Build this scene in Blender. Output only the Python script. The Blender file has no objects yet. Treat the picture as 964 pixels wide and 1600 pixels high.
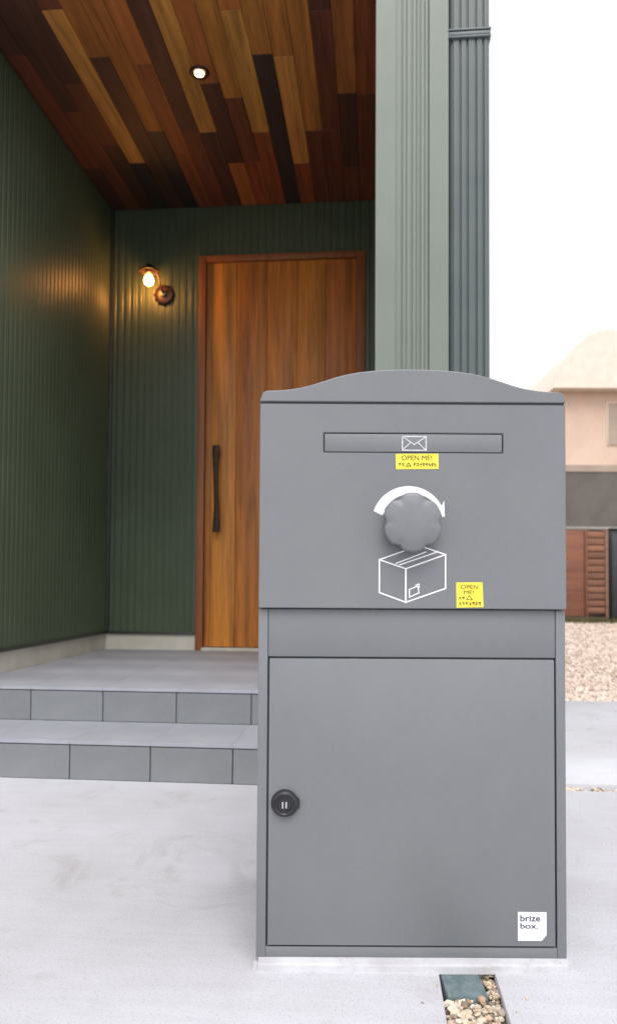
import bpy, bmesh, math, random
from mathutils import Vector, Matrix, noise
R = math.radians
random.seed(7)
S = bpy.context.scene
COL = S.collection

# ------------------------------------------------------------------ camera
cam_data = bpy.data.cameras.new('camera')
cam = bpy.data.objects.new('camera', cam_data)
COL.objects.link(cam)
cam_data.sensor_fit = 'VERTICAL'
cam_data.sensor_height = 36.0
cam_data.lens = 26.0
cam_data.shift_y = 77 / 1600
cam_data.dof.use_dof = True
cam_data.dof.focus_distance = 1.35
cam_data.dof.aperture_fstop = 5.0
cam_data.clip_start = 0.05
cam_data.clip_end = 2000
cam.matrix_world = (Matrix.Translation((0, 0, 0.66)) @ Matrix.Rotation(R(90 + 1.9), 4, 'X')
                    @ Matrix.Rotation(0.006, 4, 'Z'))
S.camera = cam
S.render.resolution_x, S.render.resolution_y = 616, 1024

# ------------------------------------------------------------------ sky and sun
SUN_EL, SUN_AZ = 58, 176            # azimuth from +Y, clockwise: behind the camera
world = bpy.data.worlds.new('World')
S.world = world
world.use_nodes = True
nt = world.node_tree
nt.nodes.clear()
sky = nt.nodes.new('ShaderNodeTexSky')
sky.sky_type = 'NISHITA'
sky.sun_disc = False
sky.sun_elevation = R(SUN_EL)
sky.sun_rotation = R(SUN_AZ)
sky.air_density = 1.0
sky.dust_density = 4.0
sky.ozone_density = 1.0
hs = nt.nodes.new('ShaderNodeHueSaturation')
hs.inputs['Saturation'].default_value = 0.22
bg = nt.nodes.new('ShaderNodeBackground')
bg.inputs['Strength'].default_value = 0.15
out = nt.nodes.new('ShaderNodeOutputWorld')
nt.links.new(sky.outputs[0], hs.inputs['Color'])
mx = nt.nodes.new('ShaderNodeMix')          # even cloud cover over the whole sky
mx.data_type = 'RGBA'
mx.inputs[0].default_value = 0.6
mx.inputs[7].default_value = (4.5, 4.5, 4.65, 1)
nt.links.new(hs.outputs[0], mx.inputs[6])
nt.links.new(mx.outputs[2], bg.inputs['Color'])
nt.links.new(bg.outputs[0], out.inputs['Surface'])

sd = bpy.data.lights.new('sun', 'SUN')
sun = bpy.data.objects.new('sun', sd)
COL.objects.link(sun)
sd.energy = 0.9
sd.angle = R(35)
sd.color = (1.0, 0.97, 0.93)
el, az = R(SUN_EL), R(SUN_AZ)
to_sun = Vector((math.cos(el) * math.sin(az), math.cos(el) * math.cos(az), math.sin(el)))
sun.rotation_euler = to_sun.to_track_quat('Z', 'Y').to_euler()

S.view_settings.view_transform = 'Standard'
S.view_settings.look = 'None'
S.view_settings.gamma = 1
S.view_settings.exposure = 0.95
S.cycles.max_bounces = 8
S.cycles.use_denoising = True

# ------------------------------------------------------------------ materials
def new_mat(name):
    m = bpy.data.materials.new(name)
    m.use_nodes = True
    n = m.node_tree
    return m, n, n.nodes['Principled BSDF']

def N(n, t, **kw):
    x = n.nodes.new(t)
    for k, v in kw.items():
        if k in x.inputs.keys():
            x.inputs[k].default_value = v
        else:
            setattr(x, k, v)
    return x

def c4(c):
    return (c[0], c[1], c[2], 1)

def surf(name, a, b, scale=6, rough=0.6, bump=0.0, bscale=60, spec=0.5, metal=0.0, stretch=(1, 1, 1),
         detail=6, lo=0.35, hi=0.65, rough_var=0.0, bdist=0.002, c=None, cscale=30, cfac=0.3, piece=0.0):
    """two-tone noise material with optional third fine tone, bump and roughness variation"""
    m, n, p = new_mat(name)
    tc = N(n, 'ShaderNodeTexCoord')
    mp = N(n, 'ShaderNodeMapping')
    mp.inputs['Scale'].default_value = stretch
    n.links.new(tc.outputs['Object'], mp.inputs[0])
    t = N(n, 'ShaderNodeTexNoise', Scale=scale, Detail=detail, Roughness=0.6)
    n.links.new(mp.outputs[0], t.inputs['Vector'])
    r = N(n, 'ShaderNodeValToRGB')
    r.color_ramp.elements[0].position = lo
    r.color_ramp.elements[1].position = hi
    r.color_ramp.elements[0].color = c4(a)
    r.color_ramp.elements[1].color = c4(b)
    n.links.new(t.outputs['Fac'], r.inputs[0])
    colr = r.outputs[0]
    if c is not None:
        t3 = N(n, 'ShaderNodeTexNoise', Scale=cscale, Detail=8, Roughness=0.7)
        n.links.new(mp.outputs[0], t3.inputs['Vector'])
        r3 = N(n, 'ShaderNodeValToRGB')
        r3.color_ramp.elements[0].position = 0.56
        r3.color_ramp.elements[0].color = (0, 0, 0, 1)
        r3.color_ramp.elements[1].position = 0.72
        r3.color_ramp.elements[1].color = (cfac, cfac, cfac, 1)
        n.links.new(t3.outputs['Fac'], r3.inputs[0])
        mx = N(n, 'ShaderNodeMix', data_type='RGBA')
        n.links.new(r3.outputs[0], mx.inputs[0])
        n.links.new(colr, mx.inputs[6])
        mx.inputs[7].default_value = c4(c)
        colr = mx.outputs[2]
    if piece:                                  # each tile or block a little lighter or darker than the next
        oi = N(n, 'ShaderNodeObjectInfo')
        mr0 = N(n, 'ShaderNodeMapRange')
        mr0.inputs[3].default_value = 1 - piece
        mr0.inputs[4].default_value = 1 + piece
        n.links.new(oi.outputs['Random'], mr0.inputs[0])
        vs = N(n, 'ShaderNodeVectorMath', operation='SCALE')
        n.links.new(colr, vs.inputs[0])
        n.links.new(mr0.outputs[0], vs.inputs['Scale'])
        colr = vs.outputs[0]
    n.links.new(colr, p.inputs['Base Color'])
    p.inputs['Roughness'].default_value = rough
    p.inputs['Metallic'].default_value = metal
    p.inputs['Specular IOR Level'].default_value = spec
    if rough_var:
        mr = N(n, 'ShaderNodeMapRange')
        mr.inputs[3].default_value = rough - rough_var
        mr.inputs[4].default_value = rough + rough_var
        n.links.new(t.outputs['Fac'], mr.inputs[0])
        n.links.new(mr.outputs[0], p.inputs['Roughness'])
    if bump:
        t2 = N(n, 'ShaderNodeTexNoise', Scale=bscale, Detail=6, Roughness=0.6)
        n.links.new(mp.outputs[0], t2.inputs['Vector'])
        bp = N(n, 'ShaderNodeBump', Strength=bump, Distance=bdist)
        n.links.new(t2.outputs['Fac'], bp.inputs['Height'])
        n.links.new(bp.outputs[0], p.inputs['Normal'])
    return m

def wood(name, axis='Z', rough=0.5, contrast=1.0, use_color=True, base=(0.3, 0.12, 0.05), gs=1.0):
    """wood grain running along one local axis, tinted by each board's own object colour"""
    m, n, p = new_mat(name)
    tc = N(n, 'ShaderNodeTexCoord')
    oi = N(n, 'ShaderNodeObjectInfo')
    ad = N(n, 'ShaderNodeVectorMath', operation='MULTIPLY_ADD')
    sc = {'X': (0.05, 1, 1), 'Y': (1, 0.05, 1), 'Z': (1, 1, 0.05)}[axis]
    ad.inputs[1].default_value = sc
    n.links.new(tc.outputs['Object'], ad.inputs[0])
    cmb = N(n, 'ShaderNodeMath', operation='MULTIPLY')
    cmb.inputs[1].default_value = 37.0
    n.links.new(oi.outputs['Random'], cmb.inputs[0])
    n.links.new(cmb.outputs[0], ad.inputs[2])
    t1 = N(n, 'ShaderNodeTexNoise', Scale=34 * gs, Detail=8, Roughness=0.65, Distortion=0.6)
    t2 = N(n, 'ShaderNodeTexNoise', Scale=150 * gs, Detail=4, Roughness=0.6)
    n.links.new(ad.outputs[0], t1.inputs['Vector'])
    n.links.new(ad.outputs[0], t2.inputs['Vector'])
    mm = N(n, 'ShaderNodeMath', operation='MULTIPLY_ADD')
    mm.inputs[1].default_value = 0.35
    n.links.new(t2.outputs['Fac'], mm.inputs[0])
    n.links.new(t1.outputs['Fac'], mm.inputs[2])
    mr = N(n, 'ShaderNodeMapRange')
    mr.inputs[1].default_value = 0.45
    mr.inputs[2].default_value = 0.95
    mr.inputs[3].default_value = 1 - 0.5 * contrast
    mr.inputs[4].default_value = 1 + 0.42 * contrast
    n.links.new(mm.outputs[0], mr.inputs[0])
    vs = N(n, 'ShaderNodeVectorMath', operation='SCALE')
    if use_color:
        n.links.new(oi.outputs['Color'], vs.inputs[0])
    else:
        vs.inputs[0].default_value = base
    n.links.new(mr.outputs[0], vs.inputs['Scale'])
    n.links.new(vs.outputs[0], p.inputs['Base Color'])
    p.inputs['Roughness'].default_value = rough
    bp = N(n, 'ShaderNodeBump', Strength=0.25, Distance=0.001)
    n.links.new(mm.outputs[0], bp.inputs['Height'])
    n.links.new(bp.outputs[0], p.inputs['Normal'])
    return m

def emis(name, col, st):
    m, n, p = new_mat(name)
    p.inputs['Base Color'].default_value = c4(col)
    p.inputs['Emission Color'].default_value = c4(col)
    p.inputs['Emission Strength'].default_value = st
    return m

def stone_mat(name, cols, rough=0.8):
    m, n, p = new_mat(name)
    g = N(n, 'ShaderNodeNewGeometry')
    r = N(n, 'ShaderNodeValToRGB')
    r.color_ramp.interpolation = 'LINEAR'
    e = r.color_ramp.elements
    while len(e) < len(cols):
        e.new(0.5)
    for i, c in enumerate(cols):
        e[i].position = i / (len(cols) - 1)
        e[i].color = c4(c)
    n.links.new(g.outputs['Random Per Island'], r.inputs[0])
    t = N(n, 'ShaderNodeTexNoise', Scale=160, Detail=5)
    tc = N(n, 'ShaderNodeTexCoord')
    n.links.new(tc.outputs['Object'], t.inputs['Vector'])
    mr = N(n, 'ShaderNodeMapRange')
    mr.inputs[3].default_value = 0.72
    mr.inputs[4].default_value = 1.28
    n.links.new(t.outputs['Fac'], mr.inputs[0])
    vs = N(n, 'ShaderNodeVectorMath', operation='SCALE')
    n.links.new(r.outputs[0], vs.inputs[0])
    n.links.new(mr.outputs[0], vs.inputs['Scale'])
    n.links.new(vs.outputs[0], p.inputs['Base Color'])
    p.inputs['Roughness'].default_value = rough
    return m

M = {}
M['box_paint'] = surf('grey powder coat', (0.154, 0.163, 0.174), (0.176, 0.185, 0.194), scale=2.6, rough=0.38,
                      bump=0.45, bscale=620, bdist=0.0005, rough_var=0.06, spec=0.5, c=(0.24, 0.245, 0.25), cscale=180, cfac=0.22)
M['knob'] = surf('grey moulded knob', (0.158, 0.165, 0.180), (0.180, 0.187, 0.20), scale=20, rough=0.38, bump=0.08, bscale=500, bdist=0.0004)
M['white_print'] = surf('white print', (0.80, 0.80, 0.82), (0.86, 0.86, 0.88), scale=40, rough=0.5)
M['faded_print'] = surf('faded white print', (0.42, 0.42, 0.46), (0.66, 0.66, 0.70), scale=160, rough=0.5)
M['yellow'] = surf('yellow sticker', (0.76, 0.62, 0.045), (0.84, 0.72, 0.08), scale=60, rough=0.45)
M['ink'] = surf('black ink', (0.03, 0.025, 0.008), (0.05, 0.042, 0.012), scale=60, rough=0.5)
M['grey_ink'] = surf('dark grey ink', (0.03, 0.035, 0.06), (0.06, 0.07, 0.10), scale=60, rough=0.5)
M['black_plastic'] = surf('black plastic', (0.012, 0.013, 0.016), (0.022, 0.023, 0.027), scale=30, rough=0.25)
M['chrome'] = surf('lock steel', (0.6, 0.6, 0.62), (0.72, 0.72, 0.74), scale=40, rough=0.18, metal=1.0)
M['siding'] = surf('dark green ribbed siding', (0.054, 0.078, 0.044), (0.068, 0.095, 0.056), scale=2.2, rough=0.42,
                   bump=0.08, bscale=500, bdist=0.0004, rough_var=0.05, spec=0.6)
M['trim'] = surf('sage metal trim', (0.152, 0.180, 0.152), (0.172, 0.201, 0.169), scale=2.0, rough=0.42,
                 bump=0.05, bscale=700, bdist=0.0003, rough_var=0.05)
M['pipe'] = surf('slate downpipe', (0.064, 0.083, 0.084), (0.087, 0.107, 0.104), scale=3.0, rough=0.38, rough_var=0.06)
M['pipe_band'] = surf('slate pipe band', (0.085, 0.105, 0.110), (0.11, 0.13, 0.135), scale=6, rough=0.4)
M['flashing'] = surf('dark drip flashing', (0.03, 0.035, 0.03), (0.045, 0.05, 0.042), scale=6, rough=0.45)
M['skirting'] = surf('cream concrete plinth', (0.50, 0.48, 0.41), (0.60, 0.58, 0.51), scale=8, rough=0.85, bump=0.25, bscale=140)
M['ceil_wood'] = wood('ceiling board wood', 'Y', rough=0.58, contrast=1.1)
M['door_wood'] = wood('door plank wood', 'Z', rough=0.5, contrast=1.15, gs=0.7)
M['frame_wood'] = wood('door frame wood', 'Z', rough=0.5, contrast=0.6, use_color=False, base=(0.28, 0.095, 0.026))
M['iron'] = surf('blackened iron', (0.018, 0.012, 0.010), (0.045, 0.028, 0.022), scale=40, rough=0.45, metal=0.6, bump=0.3, bscale=120)
M['lamp_bronze'] = surf('dark bronze', (0.012, 0.005, 0.005), (0.026, 0.009, 0.008), scale=50, rough=0.42, metal=0.0, bump=0.2, bscale=200)
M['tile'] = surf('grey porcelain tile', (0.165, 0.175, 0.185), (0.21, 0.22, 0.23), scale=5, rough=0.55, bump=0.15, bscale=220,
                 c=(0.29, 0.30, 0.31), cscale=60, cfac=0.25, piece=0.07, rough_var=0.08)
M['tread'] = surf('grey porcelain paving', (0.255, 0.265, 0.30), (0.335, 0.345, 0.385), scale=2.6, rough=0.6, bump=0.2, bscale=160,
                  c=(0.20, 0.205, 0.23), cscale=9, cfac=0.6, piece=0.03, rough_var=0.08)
M['grout'] = surf('dark grout', (0.045, 0.045, 0.05), (0.07, 0.07, 0.075), scale=30, rough=0.9)
M['tread_grout'] = surf('pale grout', (0.22, 0.22, 0.24), (0.25, 0.25, 0.27), scale=30, rough=0.9)
def concrete_mat():
    m, n, p = new_mat('pale trowelled concrete')
    tc = N(n, 'ShaderNodeTexCoord')
    def nz(scale, detail=6, rough=0.6, st=None, dist=0.0):
        t = N(n, 'ShaderNodeTexNoise', Scale=scale, Detail=detail, Roughness=rough, Distortion=dist)
        src = tc.outputs['Object']
        if st:
            mp = N(n, 'ShaderNodeMapping'); mp.inputs['Scale'].default_value = st
            mp.inputs['Rotation'].default_value = (0, 0, 0.35)
            n.links.new(src, mp.inputs[0]); src = mp.outputs[0]
        n.links.new(src, t.inputs['Vector'])
        return t.outputs['Fac']
    def ramp(f, stops):
        r = N(n, 'ShaderNodeValToRGB'); e = r.color_ramp.elements
        while len(e) < len(stops): e.new(0.5)
        for i, (q, c) in enumerate(stops):
            e[i].position = q; e[i].color = c4(c)
        n.links.new(f, r.inputs[0]); return r.outputs[0]
    def mul(a, b, f=1.0):
        x = N(n, 'ShaderNodeMix', data_type='RGBA', blend_type='MULTIPLY'); x.inputs[0].default_value = f
        n.links.new(a, x.inputs[6]); n.links.new(b, x.inputs[7]); return x.outputs[2]
    g = lambda v: (v, v, v)
    base = ramp(nz(1.5, 9), [(0.3, (0.475, 0.468, 0.492)), (0.7, (0.60, 0.603, 0.655))])
    trowel = ramp(nz(5, 8, 0.7, (1, 9, 1), 0.8), [(0.35, g(0.96)), (0.6, g(1.02))])
    stain = ramp(nz(4.2, 10, 0.72, None, 1.2), [(0.54, g(1)), (0.68, (0.84, 0.82, 0.80))])
    grit = ramp(nz(320, 3, 0.5), [(0.30, g(0.66)), (0.44, g(1.0)), (0.64, g(1.02)), (0.74, g(1.15))])
    pits = ramp(nz(70, 2, 0.4), [(0.19, g(0.62)), (0.24, g(1))])
    c = mul(mul(mul(mul(base, trowel), stain), grit, 0.8), pits)
    n.links.new(c, p.inputs['Base Color'])
    p.inputs['Roughness'].default_value = 0.78
    ad = N(n, 'ShaderNodeMath', operation='MULTIPLY_ADD'); ad.inputs[1].default_value = 0.4
    n.links.new(nz(260, 5), ad.inputs[0]); n.links.new(nz(6, 8, 0.7, (1, 3, 1), 1.0), ad.inputs[2])
    bp = N(n, 'ShaderNodeBump', Strength=0.4, Distance=0.0014)
    n.links.new(ad.outputs[0], bp.inputs['Height']); n.links.new(bp.outputs[0], p.inputs['Normal'])
    return m
M['concrete'] = concrete_mat()
M['pad'] = surf('mortar pad', (0.465, 0.46, 0.48), (0.58, 0.58, 0.61), scale=12, rough=0.85, bump=0.4, bscale=120,
                c=(0.32, 0.29, 0.26), cscale=26, cfac=0.6)
M['earth'] = surf('sandy earth', (0.20, 0.165, 0.13), (0.34, 0.29, 0.235), scale=30, rough=0.95, bump=0.6, bscale=60, bdist=0.01)
M['bounce_cut_dark'] = surf('bounce_cut_dark', (0.045, 0.045, 0.048), (0.065, 0.065, 0.068), scale=40, rough=0.9, bump=0.4, bscale=200)
M['gravel'] = stone_mat('pale gravel', [(0.36, 0.25, 0.17), (0.60, 0.48, 0.36), (0.42, 0.36, 0.28), (0.70, 0.62, 0.52), (0.20, 0.15, 0.11), (0.62, 0.45, 0.32), (0.75, 0.70, 0.62)])
M['far_gravel'] = stone_mat('pink beige gravel', [(0.60, 0.45, 0.37), (0.72, 0.59, 0.51), (0.50, 0.38, 0.31), (0.78, 0.68, 0.60), (0.66, 0.52, 0.44)])
M['teal'] = surf('weathered teal block', (0.085, 0.125, 0.135), (0.15, 0.195, 0.205), scale=40, rough=0.8, bump=0.5, bscale=200,
                 c=(0.26, 0.29, 0.28), cscale=90, cfac=0.6)
M['fence_wood'] = wood('reddish fence wood', 'X', rough=0.7, contrast=0.7, gs=0.5)
M['dark_panel'] = surf('charcoal cabinet', (0.025, 0.027, 0.032), (0.04, 0.043, 0.05), scale=5, rough=0.4)
M['block_wall'] = surf('weathered block wall', (0.19, 0.18, 0.165), (0.26, 0.245, 0.225), piece=0.1, scale=3, rough=0.9, bump=0.3, bscale=40)
M['coping'] = surf('pale coping', (0.30, 0.285, 0.26), (0.36, 0.34, 0.31), scale=6, rough=0.85)
M['peach'] = surf('peach render', (0.60, 0.43, 0.34), (0.68, 0.51, 0.41), scale=0.8, rough=0.9, bump=0.2, bscale=20)
M['taupe'] = surf('taupe lower wall', (0.115, 0.103, 0.093), (0.155, 0.14, 0.127), scale=0.9, rough=0.9)
M['roof_tile'] = surf('buff roof tile', (0.78, 0.63, 0.54), (0.84, 0.71, 0.63), scale=2.5, rough=0.85)
M['glass'] = surf('drawn window blind', (0.34, 0.26, 0.21), (0.40, 0.31, 0.25), scale=1, rough=0.5)
M['core'] = surf('wall core', (0.07, 0.09, 0.07), (0.085, 0.105, 0.085), scale=2, rough=0.7)
M['roof_metal'] = surf('dark roof sheet', (0.05, 0.055, 0.06), (0.07, 0.075, 0.08), scale=2, rough=0.4)
M['grass'] = stone_mat('dry grass', [(0.07, 0.08, 0.02), (0.12, 0.11, 0.03), (0.16, 0.14, 0.06)])
M['bulb'] = emis('glowing bulb', (1.0, 0.38, 0.08), 48.0)
_n = M['bulb'].node_tree
_tc = _n.nodes.new('ShaderNodeTexCoord'); _sx = _n.nodes.new('ShaderNodeSeparateXYZ'); _mr = _n.nodes.new('ShaderNodeMapRange')
_n.links.new(_tc.outputs['Object'], _sx.inputs[0]); _n.links.new(_sx.outputs['Z'], _mr.inputs[0])
_mr.inputs[1].default_value = -0.012; _mr.inputs[2].default_value = -0.045; _mr.inputs[3].default_value = 1.2; _mr.inputs[4].default_value = 85.0
_n.links.new(_mr.outputs[0], _n.nodes['Principled BSDF'].inputs['Emission Strength'])
M['downlight'] = emis('glowing downlight lens', (1.0, 0.60, 0.30), 7.0)
M['reflector'] = emis('warm glowing reflector', (1.0, 0.30, 0.10), 0.6)  # ring emits a weak warm glow in place of reflected lamp light

# ------------------------------------------------------------------ mesh helpers
def finish(name, bm, mat, parent=None, smooth=False, col=None, loc=None):
    bmesh.ops.recalc_face_normals(bm, faces=bm.faces)
    me = bpy.data.meshes.new(name)
    bm.to_mesh(me)
    bm.free()
    me.materials.append(mat)
    if smooth:
        for p in me.polygons:
            p.use_smooth = True
    o = bpy.data.objects.new(name, me)
    COL.objects.link(o)
    if loc is not None:
        o.location = loc
    if parent is not None:
        o.parent = parent
    if col:
        o.color = c4(col)
    return o

def auto_smooth(o, ang=35):
    me = o.data
    me.polygons.foreach_set('use_smooth', [True] * len(me.polygons))
    me.set_sharp_from_angle(angle=R(ang))
    return o

def add_box(bm, x0, x1, y0, y1, z0, z1, bev=0.0, seg=2):
    g = bmesh.ops.create_cube(bm, size=1)
    vs = g['verts']
    for v in vs:
        v.co = Vector(((x0 + x1) / 2 + v.co.x * (x1 - x0), (y0 + y1) / 2 + v.co.y * (y1 - y0), (z0 + z1) / 2 + v.co.z * (z1 - z0)))
    if bev:
        es = list({e for v in vs for e in v.link_edges})
        bmesh.ops.bevel(bm, geom=es, offset=bev, segments=seg, affect='EDGES', profile=0.5)

def box(name, x0, x1, y0, y1, z0, z1, mat, parent=None, bev=0.0, col=None, seg=2):
    """a box whose object origin is at its own centre"""
    bm = bmesh.new()
    cx, cy, cz = (x0 + x1) / 2, (y0 + y1) / 2, (z0 + z1) / 2
    add_box(bm, x0 - cx, x1 - cx, y0 - cy, y1 - cy, z0 - cz, z1 - cz, bev, seg)
    o = finish(name, bm, mat, parent, col=col, loc=(cx, cy, cz))
    if bev:
        auto_smooth(o)
    return o

def prism(name, pts, axis, a, b, mat, parent=None, bev=0.0, smooth=False):
    """closed outline pts in the plane across axis, extruded from a to b"""
    bm = bmesh.new()
    def put(p, q):
        return {'X': (q, p[0], p[1]), 'Y': (p[0], q, p[1]), 'Z': (p[0], p[1], q)}[axis]
    v0 = [bm.verts.new(put(p, a)) for p in pts]
    v1 = [bm.verts.new(put(p, b)) for p in pts]
    n = len(pts)
    bm.faces.new(v0)
    bm.faces.new(list(reversed(v1)))
    for i in range(n):
        j = (i + 1) % n
        bm.faces.new((v0[i], v1[i], v1[j], v0[j]))
    bmesh.ops.recalc_face_normals(bm, faces=bm.faces)
    if bev:
        es = [e for e in bm.edges if e.calc_face_angle(0) > 0.6]
        bmesh.ops.bevel(bm, geom=es, offset=bev, segments=2, affect='EDGES')
    o = finish(name, bm, mat, parent)
    if smooth or bev:
        auto_smooth(o, 30)
    return o

def lathe(name, prof, mat, parent, loc, axis='Z', seg=32, rfun=None):
    """prof: list of (radius, height); rfun(angle, radius, i) may shape the radius"""
    bm = bmesh.new()
    rings = []
    for i, (r, h) in enumerate(prof):
        ring = []
        for k in range(seg):
            a = 2 * math.pi * k / seg
            rr = rfun(a, r, i) if rfun else r
            p = (rr * math.cos(a), rr * math.sin(a), h)
            if axis == 'Y':
                p = (p[0], -p[2], p[1])      # grows towards -Y (the camera side)
            elif axis == 'D':
                p = (p[0], p[1], -p[2])      # grows downwards
            ring.append(bm.verts.new(p))
        rings.append(ring)
    for i in range(len(rings) - 1):
        for k in range(seg):
            bm.faces.new((rings[i][k], rings[i][(k + 1) % seg], rings[i + 1][(k + 1) % seg], rings[i + 1][k]))
    bm.faces.new(rings[0])
    bm.faces.new(rings[-1])
    o = finish(name, bm, mat, parent, loc=loc)
    return auto_smooth(o, 40)

def tube(name, pts, r, mat, parent, seg=10):
    bm = bmesh.new()
    pts = [Vector(p) for p in pts]
    rings = []
    for i, p in enumerate(pts):
        t = (pts[min(i + 1, len(pts) - 1)] - pts[max(i - 1, 0)]).normalized()
        u = t.cross(Vector((0.31, 0.2, 0.93)))
        u.normalize()
        w = t.cross(u)
        rr = r(i / (len(pts) - 1)) if callable(r) else r
        rings.append([bm.verts.new(p + (u * math.cos(2 * math.pi * k / seg) + w * math.sin(2 * math.pi * k / seg)) * rr) for k in range(seg)])
    for i in range(len(rings) - 1):
        for k in range(seg):
            bm.faces.new((rings[i][k], rings[i][(k + 1) % seg], rings[i + 1][(k + 1) % seg], rings[i + 1][k]))
    bm.faces.new(rings[0])
    bm.faces.new(rings[-1])
    return auto_smooth(finish(name, bm, mat, parent), 50)

def empty(name, loc=(0, 0, 0), rz=0.0, label=None, cat=None, group=None):
    o = bpy.data.objects.new(name, None)
    COL.objects.link(o)
    o.location = loc
    o.rotation_euler = (0, 0, rz)
    o.empty_display_size = 0.1
    tag(o, label, cat, group)
    return o

def tag(o, label=None, cat=None, group=None, kind=None):
    if label: o['label'] = label
    if cat: o['category'] = cat
    if group: o['group'] = group
    if kind: o['kind'] = kind
    return o

HOUSE_RZ = R(-5.1)
def hp(x, y, z=0.0):
    """house frame to world"""
    c, s = math.cos(HOUSE_RZ), math.sin(HOUSE_RZ)
    return Vector((x * c - y * s, x * s + y * c, z))

# ------------------------------------------------------------------ ground (all laid square to the house)
def ground_piece(name, x0, x1, y0, y1, z0, z1, mat, bev=0.004):
    o = box(name, x0, x1, y0, y1, z0, z1, mat, bev=bev)
    c = hp((x0 + x1) / 2, (y0 + y1) / 2, (z0 + z1) / 2)
    o.location = c
    o.rotation_euler = (0, 0, HOUSE_RZ)
    return tag(o, kind='structure')

bm = bmesh.new()
bmesh.ops.create_grid(bm, x_segments=2, y_segments=2, size=600)
g = finish('ground', bm, M['earth'], loc=(0, 300, -0.035))
tag(g, kind='structure')
CH0, CH1 = 0.112, 0.2065
ground_piece('concrete_paving', -7, CH0, -4, 2.45, -0.12, 0.0, M['concrete'])
ground_piece('concrete_paving', CH1, 7, -4, 2.495, -0.12, 0.0, M['concrete'])
ground_piece('concrete_paving', 0.34, 9, 2.585, 4.46, -0.12, 0.0, M['concrete'])

ground_piece('unseen_dark_ground', -40, 40, -9, -4.01, -0.12, -0.03, M['bounce_cut_dark'])  # unseen dark ground behind the camera, added to lower the bounced light

def stones(name, mat, spots, smin, smax, flat=0.6):
    """spots: (x, y, z) in world; one joined mesh of small broken stones"""
    base = bmesh.new()
    bmesh.ops.create_icosphere(base, subdivisions=1, radius=1)
    bv = [v.co.copy() for v in base.verts]
    bf = [[v.index for v in f.verts] for f in base.faces]
    base.free()
    verts, faces = [], []
    rnd = random.Random(11)
    for (x, y, z) in spots:
        s = rnd.uniform(smin, smax)
        m = Matrix.Rotation(rnd.uniform(0, 6.28), 3, 'Z') @ Matrix.Rotation(rnd.uniform(-0.7, 0.7), 3, 'X') @ \
            Matrix.Diagonal((s * rnd.uniform(0.8, 1.5), s * rnd.uniform(0.6, 1.0), s * flat * rnd.uniform(0.6, 1.3)))
        k = len(verts)
        for v in bv:
            w = m @ (v * rnd.uniform(0.72, 1.12))
            verts.append((x + w.x, y + w.y, z + w.z))
        faces += [[k + i for i in f] for f in bf]
    me = bpy.data.meshes.new(name)
    me.from_pydata(verts, [], faces)
    me.materials.append(mat)
    o = bpy.data.objects.new(name, me)
    COL.objects.link(o)
    return tag(o, kind='stuff')

# gravel between the slabs, running away from the viewer under the pad, and the cross joint on the right
rnd = random.Random(3)
sp = []
for i in range(2300):
    p = hp(rnd.uniform(CH0 + .004, CH1 - .004), rnd.uniform(0.75, 1.33), 0)
    if 0.222 < p.x < 0.303 and p.y > 1.216: continue
    sp.append((p.x, p.y, rnd.uniform(-0.032, -0.004)))
o = stones('gravel_strip', M['gravel'], sp, 0.0045, 0.0095)
tag(o, 'narrow strip of pale beige gravel between slabs in front of the parcel box', 'gravel')
sp = []
for i in range(2200):
    p = hp(rnd.uniform(0.42, 3.2), rnd.uniform(2.498, 2.582), 0)
    sp.append((p.x, p.y, rnd.uniform(-0.034, -0.012)))
o = stones('gravel_joint', M['gravel'], sp, 0.006, 0.012)
tag(o, 'thin gravel joint crossing the concrete to the right of the parcel box', 'gravel')
sp = []
for i in range(26):
    p = hp(rnd.choice([rnd.gauss(CH0 - .012, .010), rnd.gauss(CH1 + .014, .014)]), rnd.uniform(0.9, 1.27), 0)
    sp.append((p.x, p.y, 0.001))
o = stones('loose_chips', M['gravel'], sp, 0.0012, 0.0030)
tag(o, 'few tiny stone chips strewn on the concrete beside the gravel strip', 'gravel')
# wide gravel yard beyond the concrete
sp = []
for i in range(26000):
    v = 4.47 + 11.5 * (rnd.random() ** 1.6)
    u = rnd.uniform(0.15, 0.40) * v + rnd.uniform(-.3, .3) 
    p = hp(u, v, 0)
    sp.append((p.x, p.y, rnd.uniform(-0.035, -0.010)))
o = stones('gravel_yard', M['far_gravel'], sp, 0.010, 0.024)
tag(o, 'pinkish beige gravel yard stretching from the concrete to the brown fence', 'gravel')

# ------------------------------------------------------------------ house with the porch recess
house = empty('house', (0, 0, 0), HOUSE_RZ, 'dark green ribbed metal house with a timber ceilinged entrance recess and sage corner wall', 'house')
LW, BW, CZ, FZ = -1.655, 4.465, 3.02, 0.262     # side wall x, back wall y, ceiling z, deck z

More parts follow.
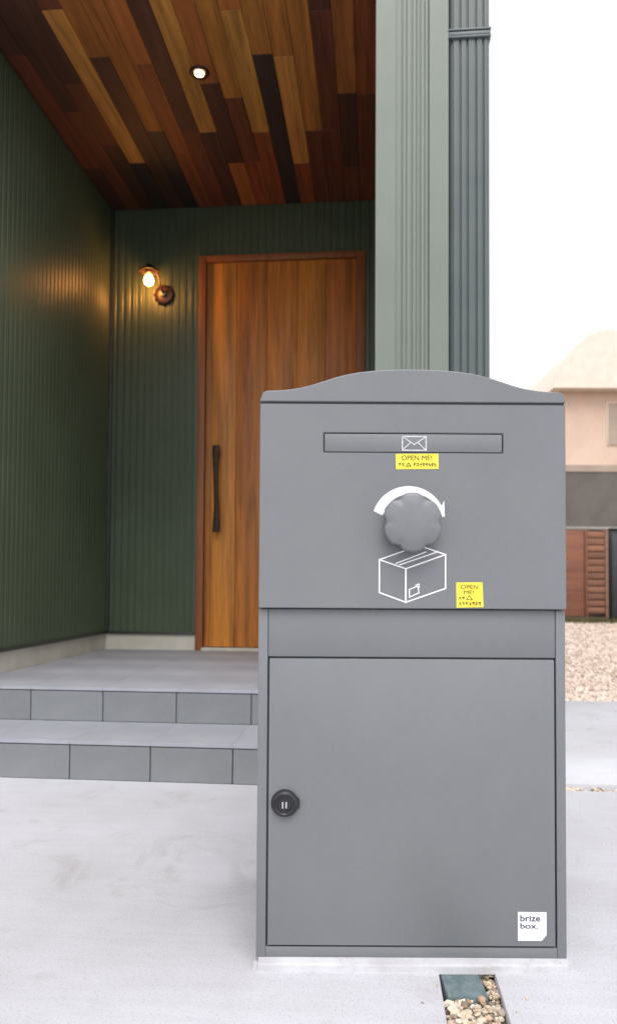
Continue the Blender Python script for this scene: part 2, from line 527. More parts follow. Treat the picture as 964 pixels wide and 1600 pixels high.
def ribbed(name, p0, p1, z0, z1, nrm, mat, parent, pitch=0.045, depth=0.0045, groove=0.007, lip=0.006, phase=0.0):
    """ribbed sheet from p0 to p1 (house frame), ribs standing out along nrm"""
    p0, p1, nrm = Vector(p0), Vector(p1), Vector(nrm)
    L = (p1 - p0).length
    d = (p1 - p0) / L
    prof = [(0, 0)]
    x = phase
    while x + groove + 2 * lip < L:
        if x > 0:
            prof += [(x, 0), (x + lip, -depth), (x + lip + groove, -depth), (x + 2 * lip + groove, 0)]
            # fine bead down the middle of each rib
            m = x + 2 * lip + groove + (pitch - groove - 2 * lip) * 0.5
            if m + .004 < L:
                prof += [(m - .0035, 0), (m, 0.002), (m + .0035, 0)]
        x += pitch
    prof.append((L, 0))
    bm = bmesh.new()
    row = []
    for (t, o_) in prof:
        q = p0 + d * t + nrm * o_
        row.append((bm.verts.new((q.x, q.y, z0)), bm.verts.new((q.x, q.y, z1))))
    for a, b in zip(row, row[1:]):
        bm.faces.new((a[0], b[0], b[1], a[1]))
    o = finish(name, bm, mat, parent)
    return o

BZ = 0.375   # cladding starts above the plinth
# solid cores behind the cladding
box('wall_core', -6, LW - 0.016, 2.74, 8, 0.0, 6.0, M['core'], house)
box('wall_core', LW - 0.014, 0.262, BW + 0.09, 8, 0.0, 6.0, M['core'], house)
ribbed('side_wall', (LW, 2.72), (LW, BW), BZ, CZ, (1, 0), M['siding'], house, phase=0.02)
ribbed('back_wall', (LW, BW), (-1.094, BW), BZ, CZ, (0, -1), M['siding'], house, phase=0.03)
ribbed('back_wall', (-1.094, BW), (-0.058, BW), 2.708, CZ, (0, -1), M['siding'], house, phase=0.01)
ribbed('back_wall', (-0.058, BW), (0.0, BW), BZ, CZ, (0, -1), M['siding'], house, phase=0.02)
ribbed('front_wall', (-5.98, 2.70), (LW, 2.70), BZ, 6.0, (0, -1), M['siding'], house, phase=0.02)
ribbed('front_wall', (LW, 2.70), (0.0, 2.70), CZ + 0.03, 6.0, (0, -1), M['siding'], house, phase=0.02)
ribbed('inner_side_wall', (0.0, BW), (0.0, 2.75), BZ, CZ, (-1, 0), M['siding'], house, phase=0.02)
box('front_wall_core', LW - 0.014, 0.0, 2.715, 2.80, CZ + 0.032, 6.0, M['core'], house)
# corner mouldings
box('corner_trim', LW - 0.01, LW + 0.022, BW - 0.022, BW + 0.01, BZ, CZ, M['flashing'], house, bev=0.002)
box('corner_trim', LW - 0.03, LW + 0.012, 2.69, 2.735, BZ, CZ, M['siding'], house, bev=0.002)
# drip flashing and cream plinth under the cladding
box('flashing', LW - 0.012, LW + 0.010, 2.70, BW - 0.01, BZ - 0.018, BZ, M['flashing'], house, bev=0.001)
box('flashing', LW + 0.010, -1.094, BW - 0.012, BW + 0.01, BZ - 0.018, BZ, M['flashing'], house, bev=0.001)
box('plinth', LW - 0.02, LW - 0.002, 2.71, BW, 0.0, BZ - 0.018, M['skirting'], house)
box('plinth', LW - 0.002, -1.094, BW + 0.002, BW + 0.03, 0.2, BZ - 0.018, M['skirting'], house)
box('plinth', -5.9, LW - 0.02, 2.715, 2.74, 0.0, BZ - 0.018, M['skirting'], house)

# sage front of the wing wall: flat corner trims and a grooved panel between them
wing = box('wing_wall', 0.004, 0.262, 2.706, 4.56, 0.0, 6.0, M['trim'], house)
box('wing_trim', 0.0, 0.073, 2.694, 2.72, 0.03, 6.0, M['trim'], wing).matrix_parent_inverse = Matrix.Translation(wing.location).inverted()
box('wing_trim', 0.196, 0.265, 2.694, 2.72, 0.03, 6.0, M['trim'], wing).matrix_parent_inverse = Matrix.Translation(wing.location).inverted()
bm = bmesh.new()
prof = [(0.0735, 2.700)]
for gx, gw, gd in ((0.096, .0038, .013), (0.132, .0042, .015), (0.162, .0042, .015), (0.1925, .002, .006)):
    prof += [(gx - gw, 2.700), (gx - gw * .5, 2.700 + gd), (gx + gw * .5, 2.700 + gd), (gx + gw, 2.700)]
    if gx < .19:
        prof += [(gx + gw + .011, 2.700), (gx + gw + .013, 2.6965), (gx + gw + .015, 2.700)]
prof.append((0.1955, 2.700))
rows = [(bm.verts.new((x, y, 0.03)), bm.verts.new((x, y, 6.0))) for x, y in prof]
for a, b in zip(rows, rows[1:]):
    bm.faces.new((a[0], b[0], b[1], a[1]))
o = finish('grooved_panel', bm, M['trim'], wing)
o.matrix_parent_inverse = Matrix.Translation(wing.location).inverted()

# roof above everything
box('roof', -6.4, 0.75, 2.30, 8.5, 6.0, 6.15, M['roof_metal'], house, bev=0.01)

# ceiling of mixed boards, each board its own piece
soffit = box('porch_ceiling', LW - 0.01, 0.003, 2.70, BW + 0.08, CZ + 0.016, CZ + 0.03, M['flashing'], house)
inv = Matrix.Translation(soffit.location).inverted()
GOLD, HONEY, BROWN, RED, DRED, DARK, BLACK = ((0.49, 0.215, 0.045), (0.40, 0.152, 0.028), (0.31, 0.100, 0.021), (0.22, 0.054, 0.016),
                                              (0.125, 0.034, 0.015), (0.068, 0.024, 0.015), (0.030, 0.018, 0.016))
k = 1.04
cols = {
    0: [(3.48, RED), (9, DRED)], 1: [(3.47, BROWN), (4.1, DARK), (9, DRED)], 2: [(2.95, DARK), (3.75, DRED), (9, DRED)],
    3: [(3.75, HONEY), (9, DRED)], 4: [(3.2, HONEY), (4.04, GOLD), (9, RED)], 5: [(3.18, HONEY), (9, BLACK)],
    6: [(2.92, BROWN), (3.74, GOLD), (9, RED)], 7: [(3.46, HONEY), (4.0, DRED), (9, RED)], 8: [(3.35, BROWN), (4.01, DARK), (9, BROWN)],
    9: [(3.72, GOLD), (9, DARK)], 10: [(3.3, DARK), (3.71, DARK), (9, DRED)], 11: [(3.2, BROWN), (3.9, RED), (9, RED)],
    12: [(3.69, BROWN), (9, BLACK)], 13: [(3.14, BROWN), (9, DARK)], 14: [(2.86, DRED), (3.965, GOLD), (9, BLACK)],
    15: [(3.3, DARK), (3.8, DRED), (9, DARK)], 16: [(3.5, DARK), (9, DRED)], 17: [(3.1, DARK), (4.0, DRED), (9, DARK)], 18: [(3.6, DARK), (9, DARK)]}
BWID = 0.0915
rb = random.Random(5)
for i in range(19):
    x1 = -BWID * i - 0.0008
    x0 = max(LW + 0.001, -BWID * (i + 1) + 0.0008)
    y = 2.70
    for (ye, c) in cols[i]:
        ye = min(ye, BW)
        j = rb.uniform(0.9, 1.1)
        o = box('ceiling_board', x0, x1, y + 0.0008, ye - 0.0008, CZ, CZ + 0.0155, M['ceil_wood'], soffit, bev=0.0012, seg=1,
                col=(c[0] * j, c[1] * j * rb.uniform(.95, 1.05), c[2] * j))
        o.matrix_parent_inverse = inv
        y = ye
        if y >= BW: break

# front door: frame, planks, pull handle, sill
frame = empty('door_frame', (0, 0, 0)); frame.parent = house
box('jamb', -1.090, -1.0445, BW - 0.014, BW + 0.06, 0.262, 2.706, M['frame_wood'], frame, bev=0.002)
box('jamb', -0.112, -0.060, BW - 0.014, BW + 0.06, 0.262, 2.706, M['frame_wood'], frame, bev=0.002)
box('head_jamb', -1.0438, -0.1122, BW - 0.014, BW + 0.06, 2.668, 2.706, M['frame_wood'], frame, bev=0.002)
box('sill', -1.0438, -0.1122, BW - 0.05, BW + 0.06, 0.2625, 0.280, M['skirting'], frame, bev=0.002)
door = box('door', -1.042, -0.114, BW + 0.03, BW + 0.075, 0.284, 2.665, M['frame_wood'], house)
dinv = Matrix.Translation(door.location).inverted()
de = [-1.042, -1.006, -0.852, -0.662, -0.479, -0.304, -0.114]
dc = [(0.44, 0.150, 0.026), (0.60, 0.225, 0.030), (0.50, 0.170, 0.028), (0.56, 0.195, 0.030), (0.57, 0.210, 0.028), (0.46, 0.145, 0.026)]
for a, b, c in zip(de, de[1:], dc):
    box('plank', a + 0.0008, b - 0.0008, BW + 0.006, BW + 0.0295, 0.2845, 2.6645, M['door_wood'], door, bev=0.002, col=c).matrix_parent_inverse = dinv
# twisted flat iron pull
pts = []
bm = bmesh.new()
rows = []
for i in range(25):
    t = i / 24
    z = 0.985 + 0.530 * t
    wd = 0.020 - 0.006 * math.sin(math.pi * t) ** 2 + (0.003 if t > .86 or t < .14 else 0)
    xc = -0.962 + 0.004 * math.sin(t * 5 + .6)
    ring = []
    for k2 in range(12):
        a = 2 * math.pi * k2 / 12
        ring.append(bm.verts.new((xc + wd * math.copysign(abs(math.cos(a)) ** .6, math.cos(a)), BW - 0.040 + 0.009 * math.copysign(abs(math.sin(a)) ** .6, math.sin(a)), z)))
    rows.append(ring)
for a, b in zip(rows, rows[1:]):
    for k2 in range(12):
        bm.faces.new((a[k2], a[(k2 + 1) % 12], b[(k2 + 1) % 12], b[k2]))
bm.faces.new(rows[0]); bm.faces.new(rows[-1])
for z in (1.035, 1.465):
    add_box(bm, -0.974, -0.950, BW - 0.036, BW + 0.006, z - 0.014, z + 0.014, 0.002)
o = auto_smooth(finish('handle', bm, M['iron'], door), 40); o.matrix_parent_inverse = dinv

# ------------------------------------------------------------------ porch steps and deck with tiled faces
porch = empty('porch_steps', (0, 0, 0), HOUSE_RZ, 'two tiled grey porch steps with a paved landing below the wooden front door', 'steps')
box('step_core', -2.3, 0.20, 2.462, 2.80, -0.05, 0.119, M['grout'], porch)
box('landing_core', LW + 0.0, 0.003, 2.812, BW + 0.05, -0.05, 0.250, M['grout'], porch)
riser_ts = (2.452, 2.462, 0.0005, 0.118)
def riser_row(y0, y1, z0, z1, xs, xa, xb):
    for a, b in zip(xs, xs[1:]):
        a2, b2 = max(a, xa), min(b, xb)
        if b2 - a2 < 0.01: continue
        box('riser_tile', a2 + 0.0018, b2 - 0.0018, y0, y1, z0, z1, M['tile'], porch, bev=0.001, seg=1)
xs1 = [-1.026 + 0.2795 * i for i in range(-5, 6)]
riser_row(2.446, 2.462, 0.001, 0.1145, xs1, -2.3, 0.2)
xs2 = [-1.333 + 0.2895 * i for i in range(-2, 7)]
riser_row(2.796, 2.812, 0.132, 0.2455, xs2, LW, 0.003)
# treads: long paving tiles with a nosing just proud of the risers
for i in range(-5, 6):
    a, b = max(-2.3, -1.026 + 0.2795 * i), min(0.2, -1.026 + 0.2795 * (i + 1))
    if b - a > 0.01:
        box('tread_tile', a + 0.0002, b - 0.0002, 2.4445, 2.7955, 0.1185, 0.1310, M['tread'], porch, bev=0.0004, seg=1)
ys = [2.7945, 3.22, 3.64, 4.06, BW + 0.02]
for j in range(4):
    for i in range(-2, 7):
        a, b = max(LW, -1.333 + 0.2895 * i), min(0.003, -1.333 + 0.2895 * (i + 1))
        if b - a > 0.01:
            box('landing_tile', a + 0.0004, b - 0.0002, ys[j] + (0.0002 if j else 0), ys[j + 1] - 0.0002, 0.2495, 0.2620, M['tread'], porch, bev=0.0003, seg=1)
box('tread_bed', -2.295, 0.195, 2.468, 2.795, 0.1192, 0.1295, M['tread_grout'], porch)
box('landing_bed', LW + 0.001, 0.002, 2.818, BW + 0.02, 0.2502, 0.2605, M['tread_grout'], porch)

# ------------------------------------------------------------------ downpipe with its band
dp = empty('downpipe', hp(0.341, 2.70, 0), HOUSE_RZ, 'broad fluted slate coloured downpipe with a raised band, beside the sage wall edge', 'downpipe')
pr = [(-0.073, 0.09), (-0.073, 0.008), (-0.070, 0.004)]
for gx in (-0.062, -0.033, -0.007, 0.024, 0.050):
    pr += [(gx - .0045, 0.0), (gx - .002, 0.007), (gx + .002, 0.007), (gx + .0045, 0.0)]
pr += [(0.066, 0.001), (0.071, 0.006), (0.073, 0.012), (0.073, 0.09)]
prism('pipe', pr, 'Z', 0.0, 6.0, M['pipe'], dp)
band = box('band', -0.0755, 0.0765, -0.006, 0.095, 2.689, 2.703, M['pipe_band'], dp, bev=0.002)
for z in (2.6825, 2.7095):
    o = box('band_rim', -0.077, 0.078, -0.009, 0.0965, z - 0.003, z + 0.003, M['pipe_band'], band, bev=0.001)
    o.matrix_parent_inverse = Matrix.Translation(band.location).inverted()

# ------------------------------------------------------------------ ceiling downlight
dl = empty('downlight', hp(-0.809, 3.270, CZ), HOUSE_RZ, 'small round lit downlight recessed in the wooden porch ceiling', 'ceiling light')
lathe('trim_ring', [(0.030, 0.0), (0.046, 0.0), (0.047, 0.003), (0.044, 0.006), (0.034, 0.007), (0.030, 0.004)], M['lamp_bronze'], dl, (0, 0, 0), 'D', 36)
lathe('lens', [(0.001, 0.004), (0.0215, 0.004), (0.0205, 0.009), (0.012, 0.012), (0.001, 0.0125)], M['downlight'], dl, (0, 0, 0), 'D', 24)
lathe('reflector', [(0.022, 0.0015), (0.030, 0.0015), (0.0295, 0.0035), (0.022, 0.0035)], M['reflector'], dl, (0, 0, 0), 'D', 30)
ld = bpy.data.lights.new('downlight_glow', 'SPOT')
lo = bpy.data.objects.new('downlight_glow', ld); COL.objects.link(lo); lo.parent = dl
lo.location = (0, 0, -0.03)
ld.energy = 2; ld.spot_size = R(120); ld.spot_blend = 0.6; ld.color = (1, 0.75, 0.5); ld.shadow_soft_size = 0.02

# ------------------------------------------------------------------ wall lamp
wl = empty('wall_lamp', hp(-1.312, BW, 2.470), HOUSE_RZ, 'dark bronze bracket lamp with a glowing bare bulb on the green porch wall', 'wall lamp')
def scallop(a, r, i):
    return r * (1 + 0.05 * math.cos(12 * a)) if 0 < i < 3 else r
lathe('wall_plate', [(0.062, 0.0), (0.064, 0.004), (0.058, 0.018), (0.046, 0.022), (0.040, 0.016), (0.020, 0.020), (0.018, 0.034), (0.002, 0.036)], M['lamp_bronze'], wl, (0, 0, 0), 'Y', 48, scallop)
arm = [(0, -0.030, 0), (-0.002, -0.050, 0.012), (-0.006, -0.068, 0.045), (-0.016, -0.090, 0.095), (-0.034, -0.112, 0.128), (-0.052, -0.123, 0.134), (-0.060, -0.126, 0.124)]
tube('arm', arm, 0.0065, M['lamp_bronze'], wl)
sh = lathe('lamp_shade', [(0.016, 0.0), (0.020, 0.010), (0.030, 0.018), (0.050, 0.030), (0.060, 0.046), (0.057, 0.046), (0.046, 0.033), (0.014, 0.022)], M['lamp_bronze'], wl, (-0.060, -0.126, 0.140), 'D', 32)
lathe('socket', [(0.014, 0.0), (0.017, 0.004), (0.017, 0.026), (0.013, 0.030)], M['lamp_bronze'], wl, (-0.060, -0.126, 0.122), 'D', 20)
bulb = lathe('bulb', [(0.011, 0.0), (0.013, 0.012), (0.020, 0.025), (0.027, 0.042), (0.028, 0.055), (0.023, 0.070), (0.012, 0.079), (0.002, 0.082)], M['bulb'], wl, (-0.060, -0.126, 0.092), 'D', 24)

# ------------------------------------------------------------------ mortar pad, teal block
pad = prism('mortar_pad', [(-0.0915, 1.2885), (0.20, 1.287), (0.40, 1.289), (0.4595, 1.2915), (0.461, 1.40), (0.46, 1.74), (-0.09, 1.74)], 'Z', -0.012, 0.0183, M['pad'], bev=0.009)
tag(pad, 'thin pale mortar pad on the concrete directly beneath the grey parcel box', 'pad')
tb = box('paving_block', 0.2295, 0.2965, 1.222, 1.36, -0.06, -0.004, M['teal'], bev=0.004)
tag(tb, 'small weathered teal grey block at the head of the gravel strip', 'block')

# ------------------------------------------------------------------ parcel box
FY = 1.300
PX = 0.182
pb = empty('parcel_box', (0, 0, 0.018), 0, 'large grey steel parcel box with arched lid, round knob and locked lower door', 'parcel box')
pb.location = (PX, FY, 0.018)
inv_pb = Matrix.Translation(pb.location).inverted()
def pbx(o):
    o.matrix_parent_inverse = inv_pb
    return o
f = 1155.5
def X(px): return PX + (px - 644) * 0.0011235         # photo column to metres across the front
def Z(py): return 0.982 - (py - 627) * 0.0011135      # photo row to metres up the front
XL, XR = -0.0868, 0.4500
G = 0.0016
pbx(box('cabinet', XL + 0.0005, XR - 0.0005, FY + 0.014, FY + 0.40, 0.019, 0.981, M['box_paint'], pb, bev=0.002))
# lower carcass frame
zs, zd0, zd1, zh = 0.0185, 0.0375, Z(1029), Z(951)
xd0, xd1 = X(420) + 0.001, X(866.5)
pbx(box('frame_side', XL, xd0 - G, FY, FY + 0.0135, zs, zh - 0.002, M['box_paint'], pb, bev=0.0012))
pbx(box('frame_side', xd1 + G, XR, FY, FY + 0.0135, zs, zh - 0.002, M['box_paint'], pb, bev=0.0012))
pbx(box('frame_base', xd0 - G + 0.0002, xd1 + G - 0.0002, FY + 0.0008, FY + 0.0135, zs, zd0 - G, M['box_paint'], pb, bev=0.0008))
pbx(box('fixed_panel', xd0 - G + .0006, xd1 + G - .0006, FY + 0.002, FY + 0.0135, zd1 + G, zh - 0.002, M['box_paint'], pb, bev=0.0008))
dr = pbx(box('lower_door', xd0 + G, xd1 - G, FY - 0.001, FY + 0.0125, zd0 + G, zd1 - G, M['box_paint'], pb, bev=0.0016))
inv_dr = Matrix.Translation(dr.location).inverted() 
def child(o, par):
    """par's own world matrix is location + its parent's; keep o where it was drawn (world)"""
    o.parent = par
    o.matrix_parent_inverse = Matrix.Translation(par.location).inverted() 
    return o
lk = lathe('lock', [(0.0235, 0.0), (0.0240, 0.003), (0.0215, 0.009), (0.0175, 0.011), (0.0160, 0.0095), (0.0135, 0.0095), (0.0125, 0.007), (0.001, 0.007)], M['black_plastic'], None, (X(447.5), FY - 0.001, Z(1255)), 'Y', 40,
           lambda a, r, i: r * (1.10 if abs(math.atan2(math.sin(a), math.cos(a))) < 0.35 and i < 3 else 1))
child(lk, dr)
bm = bmesh.new()
add_box(bm, X(443.5), X(446.0), FY - 0.0125, FY - 0.007, Z(1261), Z(1251), 0.0004)
add_box(bm, X(448.8), X(451.4), FY - 0.0125, FY - 0.007, Z(1261), Z(1251), 0.0004)
child(finish('lock_core', bm, M['chrome']), dr)

# top section front with the letter slot cut through it
def holed_plate(name, x0, x1, z0, z1, hx0, hx1, hz0, hz1, y0, y1, mat):
    bm = bmesh.new()
    def ring(y, r):
        a, b, c, d = r
        return [bm.verts.new((a, y, c)), bm.verts.new((b, y, c)), bm.verts.new((b, y, d)), bm.verts.new((a, y, d))]
    of, hf = ring(y0, (x0, x1, z0, z1)), ring(y0, (hx0, hx1, hz0, hz1))
    ob, hb = ring(y1, (x0, x1, z0, z1)), ring(y1, (hx0, hx1, hz0, hz1))
    for i in range(4):
        j = (i + 1) % 4
        bm.faces.new((of[i], of[j], hf[j], hf[i]))
        bm.faces.new((ob[j], ob[i], hb[i], hb[j]))
        bm.faces.new((of[j], of[i], ob[i], ob[j]))
        bm.faces.new((hf[i], hf[j], hb[j], hb[i]))
    bmesh.ops.recalc_face_normals(bm, faces=bm.faces)
    es = [e for e in bm.edges if e.calc_face_angle(0) > 0.6]
    bmesh.ops.bevel(bm, geom=es, offset=0.0012, segments=2, affect='EDGES')
    o = finish(name, bm, mat)
    return auto_smooth(o, 30)
HY = FY - 0.009
hd = holed_plate('parcel_drawer_front', XL + .0005, XR - .0005, Z(951), Z(628.7), X(504.3), X(784.7), Z(705.6), Z(674.4), HY, FY + 0.0132, M['box_paint'])
hd.parent = pb; pbx(hd)
fl = pbx(box('letter_flap', X(505.9), X(783.1), HY + 0.0012, FY + 0.010, Z(704.2), Z(675.8), M['box_paint'], pb, bev=0.0008))
pbx(box('lid_gap_shade', XL + 0.002, XR - 0.002, HY + 0.003, FY + 0.39, Z(628.9), Z(625.1), M['black_plastic'], pb))  # black strip standing in for the shade in the gap under the lid

# arched lid, a curved sheet extruded over the whole depth
half = [(0, 573), (22, 573.2), (44, 574.2), (66, 575.8), (88, 578.6), (104, 581.8), (120, 586.0), (140, 592.6), (158, 598.6), (176, 603.2), (196, 606.3), (214, 607.8), (228, 608.2), (234, 610.5), (236.6, 616)]
pts = [(X(644 - d), Z(y)) for d, y in reversed(half)] + [(X(644 + d), Z(y)) for d, y in half[1:]]
pts = [(XL - 0.0004, Z(625.3))] + pts + [(XR + 0.0004, Z(625.3))]
lid = prism('lid', pts, 'Y', HY - 0.001, FY + 0.405, M['box_paint'], None, bev=0.0)
lid.data.set_sharp_from_angle(angle=R(40))
lid.parent = pb; pbx(lid)
mod = lid.modifiers.new('bevel', 'BEVEL'); mod.width = 0.0018; mod.segments = 3; mod.limit_method = 'ANGLE'; mod.angle_limit = R(50)

# knob: six lobes, domed
KX, KZ = X(640), Z(818)
def lobes(a, r, i):
    if i < 2: return r
    n_ = (0.5 + 0.5 * math.cos(6 * a)) ** 3.5          # notches at 0, 60, 120...
    kfac = {2: .9, 3: 1, 4: 1, 5: 1, 6: 1, 7: 1, 8: .95, 9: .85, 10: .12}.get(i, 0)
    return r * (1 - 0.115 * n_ * kfac)
kprof = [(0.024, 0.0), (0.024, 0.014), (0.0470, 0.0145), (0.0505, 0.0165), (0.0512, 0.020), (0.0512, 0.0285), (0.0500, 0.0315), (0.0470, 0.0335), (0.0440, 0.0336), (0.0425, 0.0342), (0.030, 0.0358), (0.015, 0.0368), (0.0005, 0.037)]
kn = lathe('knob', kprof, M['knob'], pb, (KX, HY, KZ), 'Y', 96, lobes); pbx(kn)

# flat print and stickers
def flat(name, polys, y, mat, th=0.0004):
    """thin shapes on the front; polys in photo columns and rows"""
    bm = bmesh.new()
    for q, P in enumerate(polys):
        dy = q * 0.000012                              # each stroke lies a hair over the one before
        v0 = [bm.verts.new((X(a), y, Z(b))) for a, b in P]
        v1 = [bm.verts.new((X(a), y - th - dy, Z(b))) for a, b in P]
        bm.faces.new(v0); bm.faces.new(list(reversed(v1)))
        for i in range(len(P)):
            j = (i + 1) % len(P)
            bm.faces.new((v0[i], v0[j], v1[j], v1[i]))
    return finish(name, bm, mat)
def line(a, b, w):
    a, b = Vector(a), Vector(b)
    d = (b - a).normalized() * (w / 2)
    n_ = Vector((-d.y, d.x))
    return [tuple(a - d + n_), tuple(b + d + n_), tuple(b + d - n_), tuple(a - d - n_)]

P_ = HY - 0.0001
# turning arrow: a crescent tapering to its head on the right
cr = []
o_c, o_r, i_c, i_r = (637.5, 816.0), 57.5, (642.5, 819.0), 48.5
def on(c, r, deg): return (c[0] + r * math.cos(R(deg)), c[1] - r * math.sin(R(deg)))
cr = [on(o_c, o_r, d) for d in range(161, 10, -5)] + [on(i_c, i_r + 1.0, d) for d in range(14, 166, 5)] + [(590, 798.0)]
arr = flat('turn_arrow', [], P_, M['white_print'])
bpy.data.objects.remove(arr)
quads = []
da = list(range(0, 31))
for i in range(30):
    t0, t1 = i / 30, (i + 1) / 30
    def pr_(t):
        ao = 162 - 150 * t
        ai = 163 - 149 * t
        return on(o_c, o_r, ao), on(i_c, i_r, ai)
    (a0, b0), (a1, b1) = pr_(t0), pr_(t1)
    quads.append([a0, a1, b1, b0])
quads.append([(693.5, 808), (692.5, 781), (688.5, 789), (683.5, 791)])
quads.append([(587, 800.5), (583, 797), (597, 790), (601, 800), (598.5, 805.5), (595.5, 797.5)])
ar = flat('turn_arrow', quads, P_, M['white_print'], 0.0002)
ar.parent = pb; pbx(ar)
# parcel drawn in white lines
A_, B_, C_, D_ = (592, 874.5), (633, 888.5), (694.6, 866), (654, 852)
A2, B2, C2 = (592, 926), (633, 941), (694.6, 919)
w = 2.1
ln = [line(A_, B_, w), line(B_, C_, w), line(C_, D_, w), line(D_, A_, w), line(A_, A2, w), line(B_, B2, w * 1.25), line(C_, C2, w), line(A2, B2, w), line(B2, C2, w),
      line((618, 880.2), (664, 862), 1.9), line((623.5, 882.5), (683, 861.5), 1.9),
      line((638.5, 921), (651.5, 915.5), 1.6), line((651.5, 915.5), (653.5, 926), 1.6), line((653.5, 926), (638.8, 933), 1.6), line((638.8, 933), (638.5, 921), 1.6),
      line((648, 914.5), (653.5, 912.0), 1.3), line((653.5, 912), (654, 918), 1.3)]
pc = flat('parcel_symbol', ln, P_, M['white_print']); pc.parent = pb; pbx(pc)
# envelope
e0, e1, t0, t1 = 627.5, 664.5, 679.8, 701.5
en = [line((e0, t0), (e1, t0), 2.0), line((e0, t1), (e1, t1), 2.0), line((e0, t0), (e0, t1), 2.0), line((e1, t0), (e1, t1), 2.0),
      line((e0, t0), (646, 692.5), 1.7), line((e1, t0), (646, 692.5), 1.7), line((e0, t1), (640, 689.5), 1.5), line((e1, t1), (652, 689.5), 1.5)]
ev = flat('envelope_symbol', en, HY + 0.0011, M['faded_print']); child(ev, fl)

# ------------------------------------------------------------------ lettering
def letter(name, txt, px0, px1, py0, py1, y, mat, par, bold=0.0):
    cu = bpy.data.curves.new(name, 'FONT')
    cu.body = txt
    cu.offset = bold
    cu.extrude = 0.0
    to = bpy.data.objects.new(name, cu)
    COL.objects.link(to)
    dg = bpy.context.evaluated_depsgraph_get()
    me = bpy.data.meshes.new_from_object(to.evaluated_get(dg))
    bpy.data.objects.remove(to)
    xs = [v.co.x for v in me.vertices]; zs_ = [v.co.y for v in me.vertices]
    ax, bx_, az_, bz_ = min(xs), max(xs), min(zs_), max(zs_)
    X0, X1, Z0, Z1 = X(px0), X(px1), Z(py1), Z(py0)
    for v in me.vertices:
        u = (v.co.x - ax) / (bx_ - ax); w_ = (v.co.y - az_) / (bz_ - az_)
        v.co = Vector((X0 + u * (X1 - X0), y, Z0 + w_ * (Z1 - Z0)))
    me.materials.clear(); me.materials.append(mat)
    o = bpy.data.objects.new(name, me)
    COL.objects.link(o)
    return child(o, par)

def sticker(name, poly, y, mat, label=None):
    o = flat(name, [poly], y, mat, 0.0005)
    if label: o['label'] = label
    o.parent = pb; pbx(o)
    return o
def child_flat(o, par):
    """child of a part that has no offset of its own"""
    o.parent = par
    return o
s1 = sticker('yellow_sticker', [(617, 707.6), (683.5, 706.8), (684, 731), (617.5, 732)], P_, M['yellow'])
o = letter('lettering', 'OPEN ME!', 626, 673, 710.0, 717.5, P_ - 0.0007, M['ink'], s1, 0.0)
rp = random.Random(4)
def glyphs(x0, x1, y, h, n):
    """a row of tiny upright and cross strokes, too small to read"""
    q = []
    stp = (x1 - x0) / n
    for i in range(n):
        cx = x0 + stp * (i + .5)
        q.append(line((cx - stp * .32, y + rp.uniform(-.3, .3) * h), (cx + stp * .32, y + rp.uniform(-.3, .3) * h), 0.8))
        q.append(line((cx + rp.uniform(-.2, .2) * stp, y - h / 2), (cx + rp.uniform(-.2, .2) * stp, y + h / 2), 0.9))
        if rp.random() < .6:
            q.append(line((cx - stp * .3, y - h * .45), (cx + stp * .3, y - h * .45), 0.7))
    return q
mk = glyphs(621, 631, 724.6, 4.2, 2) + [line((633.5, 727), (640.5, 727), 1.0), line((633.5, 727), (637, 721.5), 1.0), line((640.5, 727), (637, 721.5), 1.0)] + glyphs(644, 681, 724.4, 4.6, 8)
child(flat('small_print', mk, P_ - 0.0006, M['ink'], 0.0001), s1)
s2 = sticker('yellow_sticker', [(711, 909.5), (752, 909.0), (753.5, 948), (711.5, 949)], P_, M['yellow'])
letter('lettering', 'OPEN', 718, 745, 913.5, 919.5, P_ - 0.0007, M['ink'], s2, 0.0)
letter('lettering', 'ME!', 723, 738, 922, 927.5, P_ - 0.0007, M['ink'], s2, 0.0)
mk = [line((727, 936.5), (736, 936.5), 1.0), line((727, 936.5), (731.5, 930), 1.0), line((736, 936.5), (731.5, 930), 1.0)] + glyphs(714.5, 725, 934, 3.6, 2) + glyphs(715, 750, 942.6, 4.6, 7)
child(flat('small_print', mk, P_ - 0.0006, M['ink'], 0.0001), s2)
DY = FY - 0.0011
s3 = sticker('white_sticker', [(807, 1420.5), (851, 1421), (851, 1455.5), (843.5, 1464.5), (807, 1464.5)], DY, M['white_print'])
letter('lettering', 'brize', 810.5, 841.5, 1425, 1435, DY - 0.0007, M['grey_ink'], s3, 0.02)
letter('lettering', 'box.', 810.5, 838, 1437.5, 1446, DY - 0.0007, M['grey_ink'], s3, 0.02)

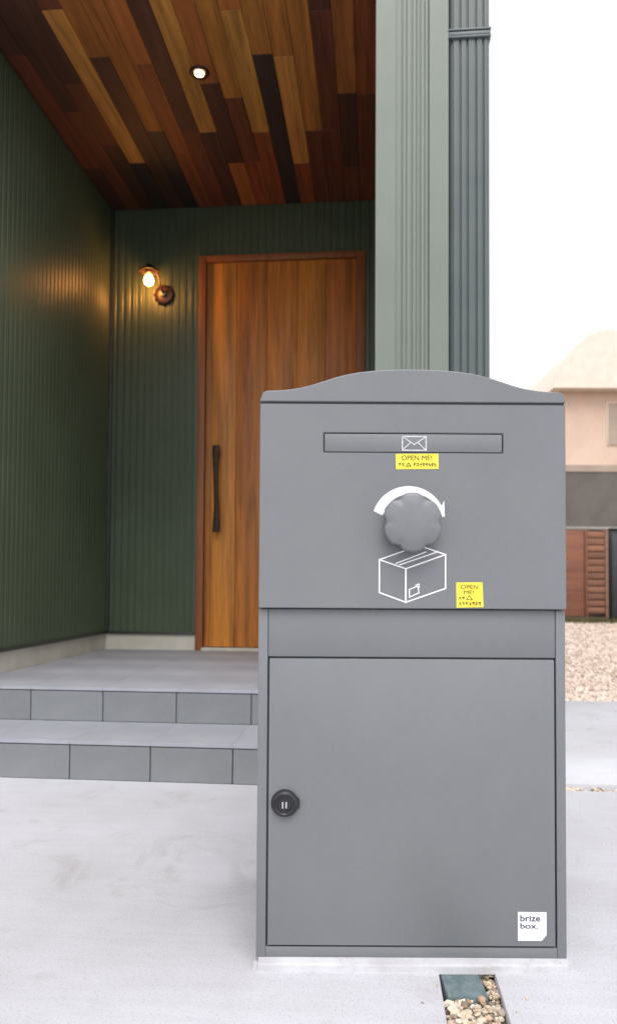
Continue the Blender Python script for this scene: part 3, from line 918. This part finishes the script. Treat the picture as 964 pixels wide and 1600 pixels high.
# ------------------------------------------------------------------ far right: wood screen, cabinet, wall, neighbouring house
scr = empty('wood_screen', (5.06, 14.4, 0), 0, 'reddish brown slatted wood screen at the end of the gravel yard', 'fence')
PH = 1.78
box('panel', -0.9, 0.31, 0.0, 0.05, 0.10, PH, M['fence_wood'], scr, bev=0.006, col=(0.22, 0.085, 0.05))
box('post', 0.312, 0.36, -0.03, 0.06, 0, PH + 0.02, M['fence_wood'], scr, bev=0.006, col=(0.19, 0.075, 0.045))
box('post', 0.702, 0.765, -0.03, 0.06, 0, PH + 0.02, M['fence_wood'], scr, bev=0.006, col=(0.22, 0.12, 0.08))
box('backing', 0.36, 0.700, 0.03, 0.05, 0.12, PH - 0.01, M['fence_wood'], scr, col=(0.12, 0.05, 0.03))
rs = random.Random(9)
ns = 12
for i in range(ns):
    z0 = 0.16 + i * (PH - 0.17) / ns
    c = 0.85 + 0.3 * rs.random() + (0.35 if i > 8 else 0)
    box('slat', 0.362, 0.700, -0.012 + rs.uniform(-.003, .003), 0.028, z0, z0 + (PH - 0.17) / ns - 0.022, M['fence_wood'], scr, bev=0.004,
        col=(0.215 * c, 0.095 * c, 0.055 * c))
box('base_rail', -0.9, 0.765, -0.035, 0.055, 0.0, 0.085, M['fence_wood'], scr, bev=0.008, col=(0.07, 0.05, 0.025))
cb = empty('garden_cabinet', (5.99, 14.35, 0), 0, 'charcoal storage cabinet standing right of the brown slatted screen', 'cabinet')
box('carcass', -0.12, 1.1, 0.02, 0.6, 0.06, 1.78, M['dark_panel'], cb, bev=0.01)
box('cabinet_door', -0.10, 0.48, -0.005, 0.018, 0.10, 1.70, M['dark_panel'], cb, bev=0.006)
box('cabinet_door', 0.50, 1.08, -0.005, 0.018, 0.10, 1.70, M['dark_panel'], cb, bev=0.006)
box('cabinet_top', -0.14, 1.12, -0.03, 0.62, 1.782, 1.82, M['dark_panel'], cb, bev=0.008)
box('cabinet_foot', -0.10, -0.02, 0.04, 0.12, 0, 0.06, M['dark_panel'], cb)
box('cabinet_foot', 1.0, 1.08, 0.04, 0.12, 0, 0.06, M['dark_panel'], cb)
bw = empty('boundary_wall', (0, 15.2, 0), 0, 'long weathered grey block wall with pale coping behind the brown screen', 'wall')
for r_ in range(9):
    for i in range(22):
        a = 3.6 + i * 0.4 + (0.2 if r_ % 2 else 0)
        box('block', a + .004, a + .396, 0, 0.12, r_ * 0.205 + .003, r_ * 0.205 + .202, M['block_wall'], bw)
box('wall_core', 3.62, 12.5, 0.012, 0.115, 0, 1.845, M['block_wall'], bw)
box('coping', 3.5, 12.7, -0.03, 0.15, 1.848, 1.905, M['coping'], bw, bev=0.01)

nh = empty('neighbour_house', (0, 27, 0), 0, 'peach rendered neighbouring house with taupe ground floor beyond the boundary wall', 'house')
box('lower_wall', 9.15, 22, 0, 8, 0, 5.0, M['taupe'], nh)
box('upper_wall', 9.2, 22, 0.1, 8, 5.002, 7.9, M['peach'], nh)
prism('roof', [(8.85, 7.9), (9.25, 8.7), (9.6, 9.35), (10.1, 9.85), (10.7, 10.05), (11.6, 10.0), (13, 9.6), (17, 8.7), (22.5, 7.9)], 'Y', -0.4, 8.4, M['roof_tile'], nh, smooth=True)
wd_ = box('window', 10.95, 12.2, 0.052, 0.12, 5.9, 7.5, M['roof_tile'], nh, bev=0.02)
child(box('pane', 10.99, 12.16, 0.03, 0.05, 5.94, 7.46, M['glass'], None), wd_)
box('belt_course', 9.13, 22.02, -0.03, 0.1, 4.9, 5.15, M['glass'], nh)

# dry weeds along the foot of the screen
verts, faces = [], []
rg = random.Random(21)
for i in range(900):
    x = 4.3 + rg.random() * 2.6; y = 14.30 - rg.random() ** 2 * 0.35
    h = rg.uniform(0.03, 0.13); a = rg.uniform(0, 6.28); lx, ly = rg.uniform(-.04, .04), rg.uniform(-.04, .04)
    k_ = len(verts); w2 = 0.006
    verts += [(x - w2 * math.cos(a), y - w2 * math.sin(a), -.03), (x + w2 * math.cos(a), y + w2 * math.sin(a), -.03), (x + lx, y + ly, h)]
    faces.append((k_, k_ + 1, k_ + 2))
me = bpy.data.meshes.new('dry_weeds'); me.from_pydata(verts, [], faces); me.materials.append(M['grass'])
o = bpy.data.objects.new('dry_weeds', me); COL.objects.link(o)
tag(o, 'low olive weeds growing along the foot of the brown screen', 'weeds', kind='stuff')
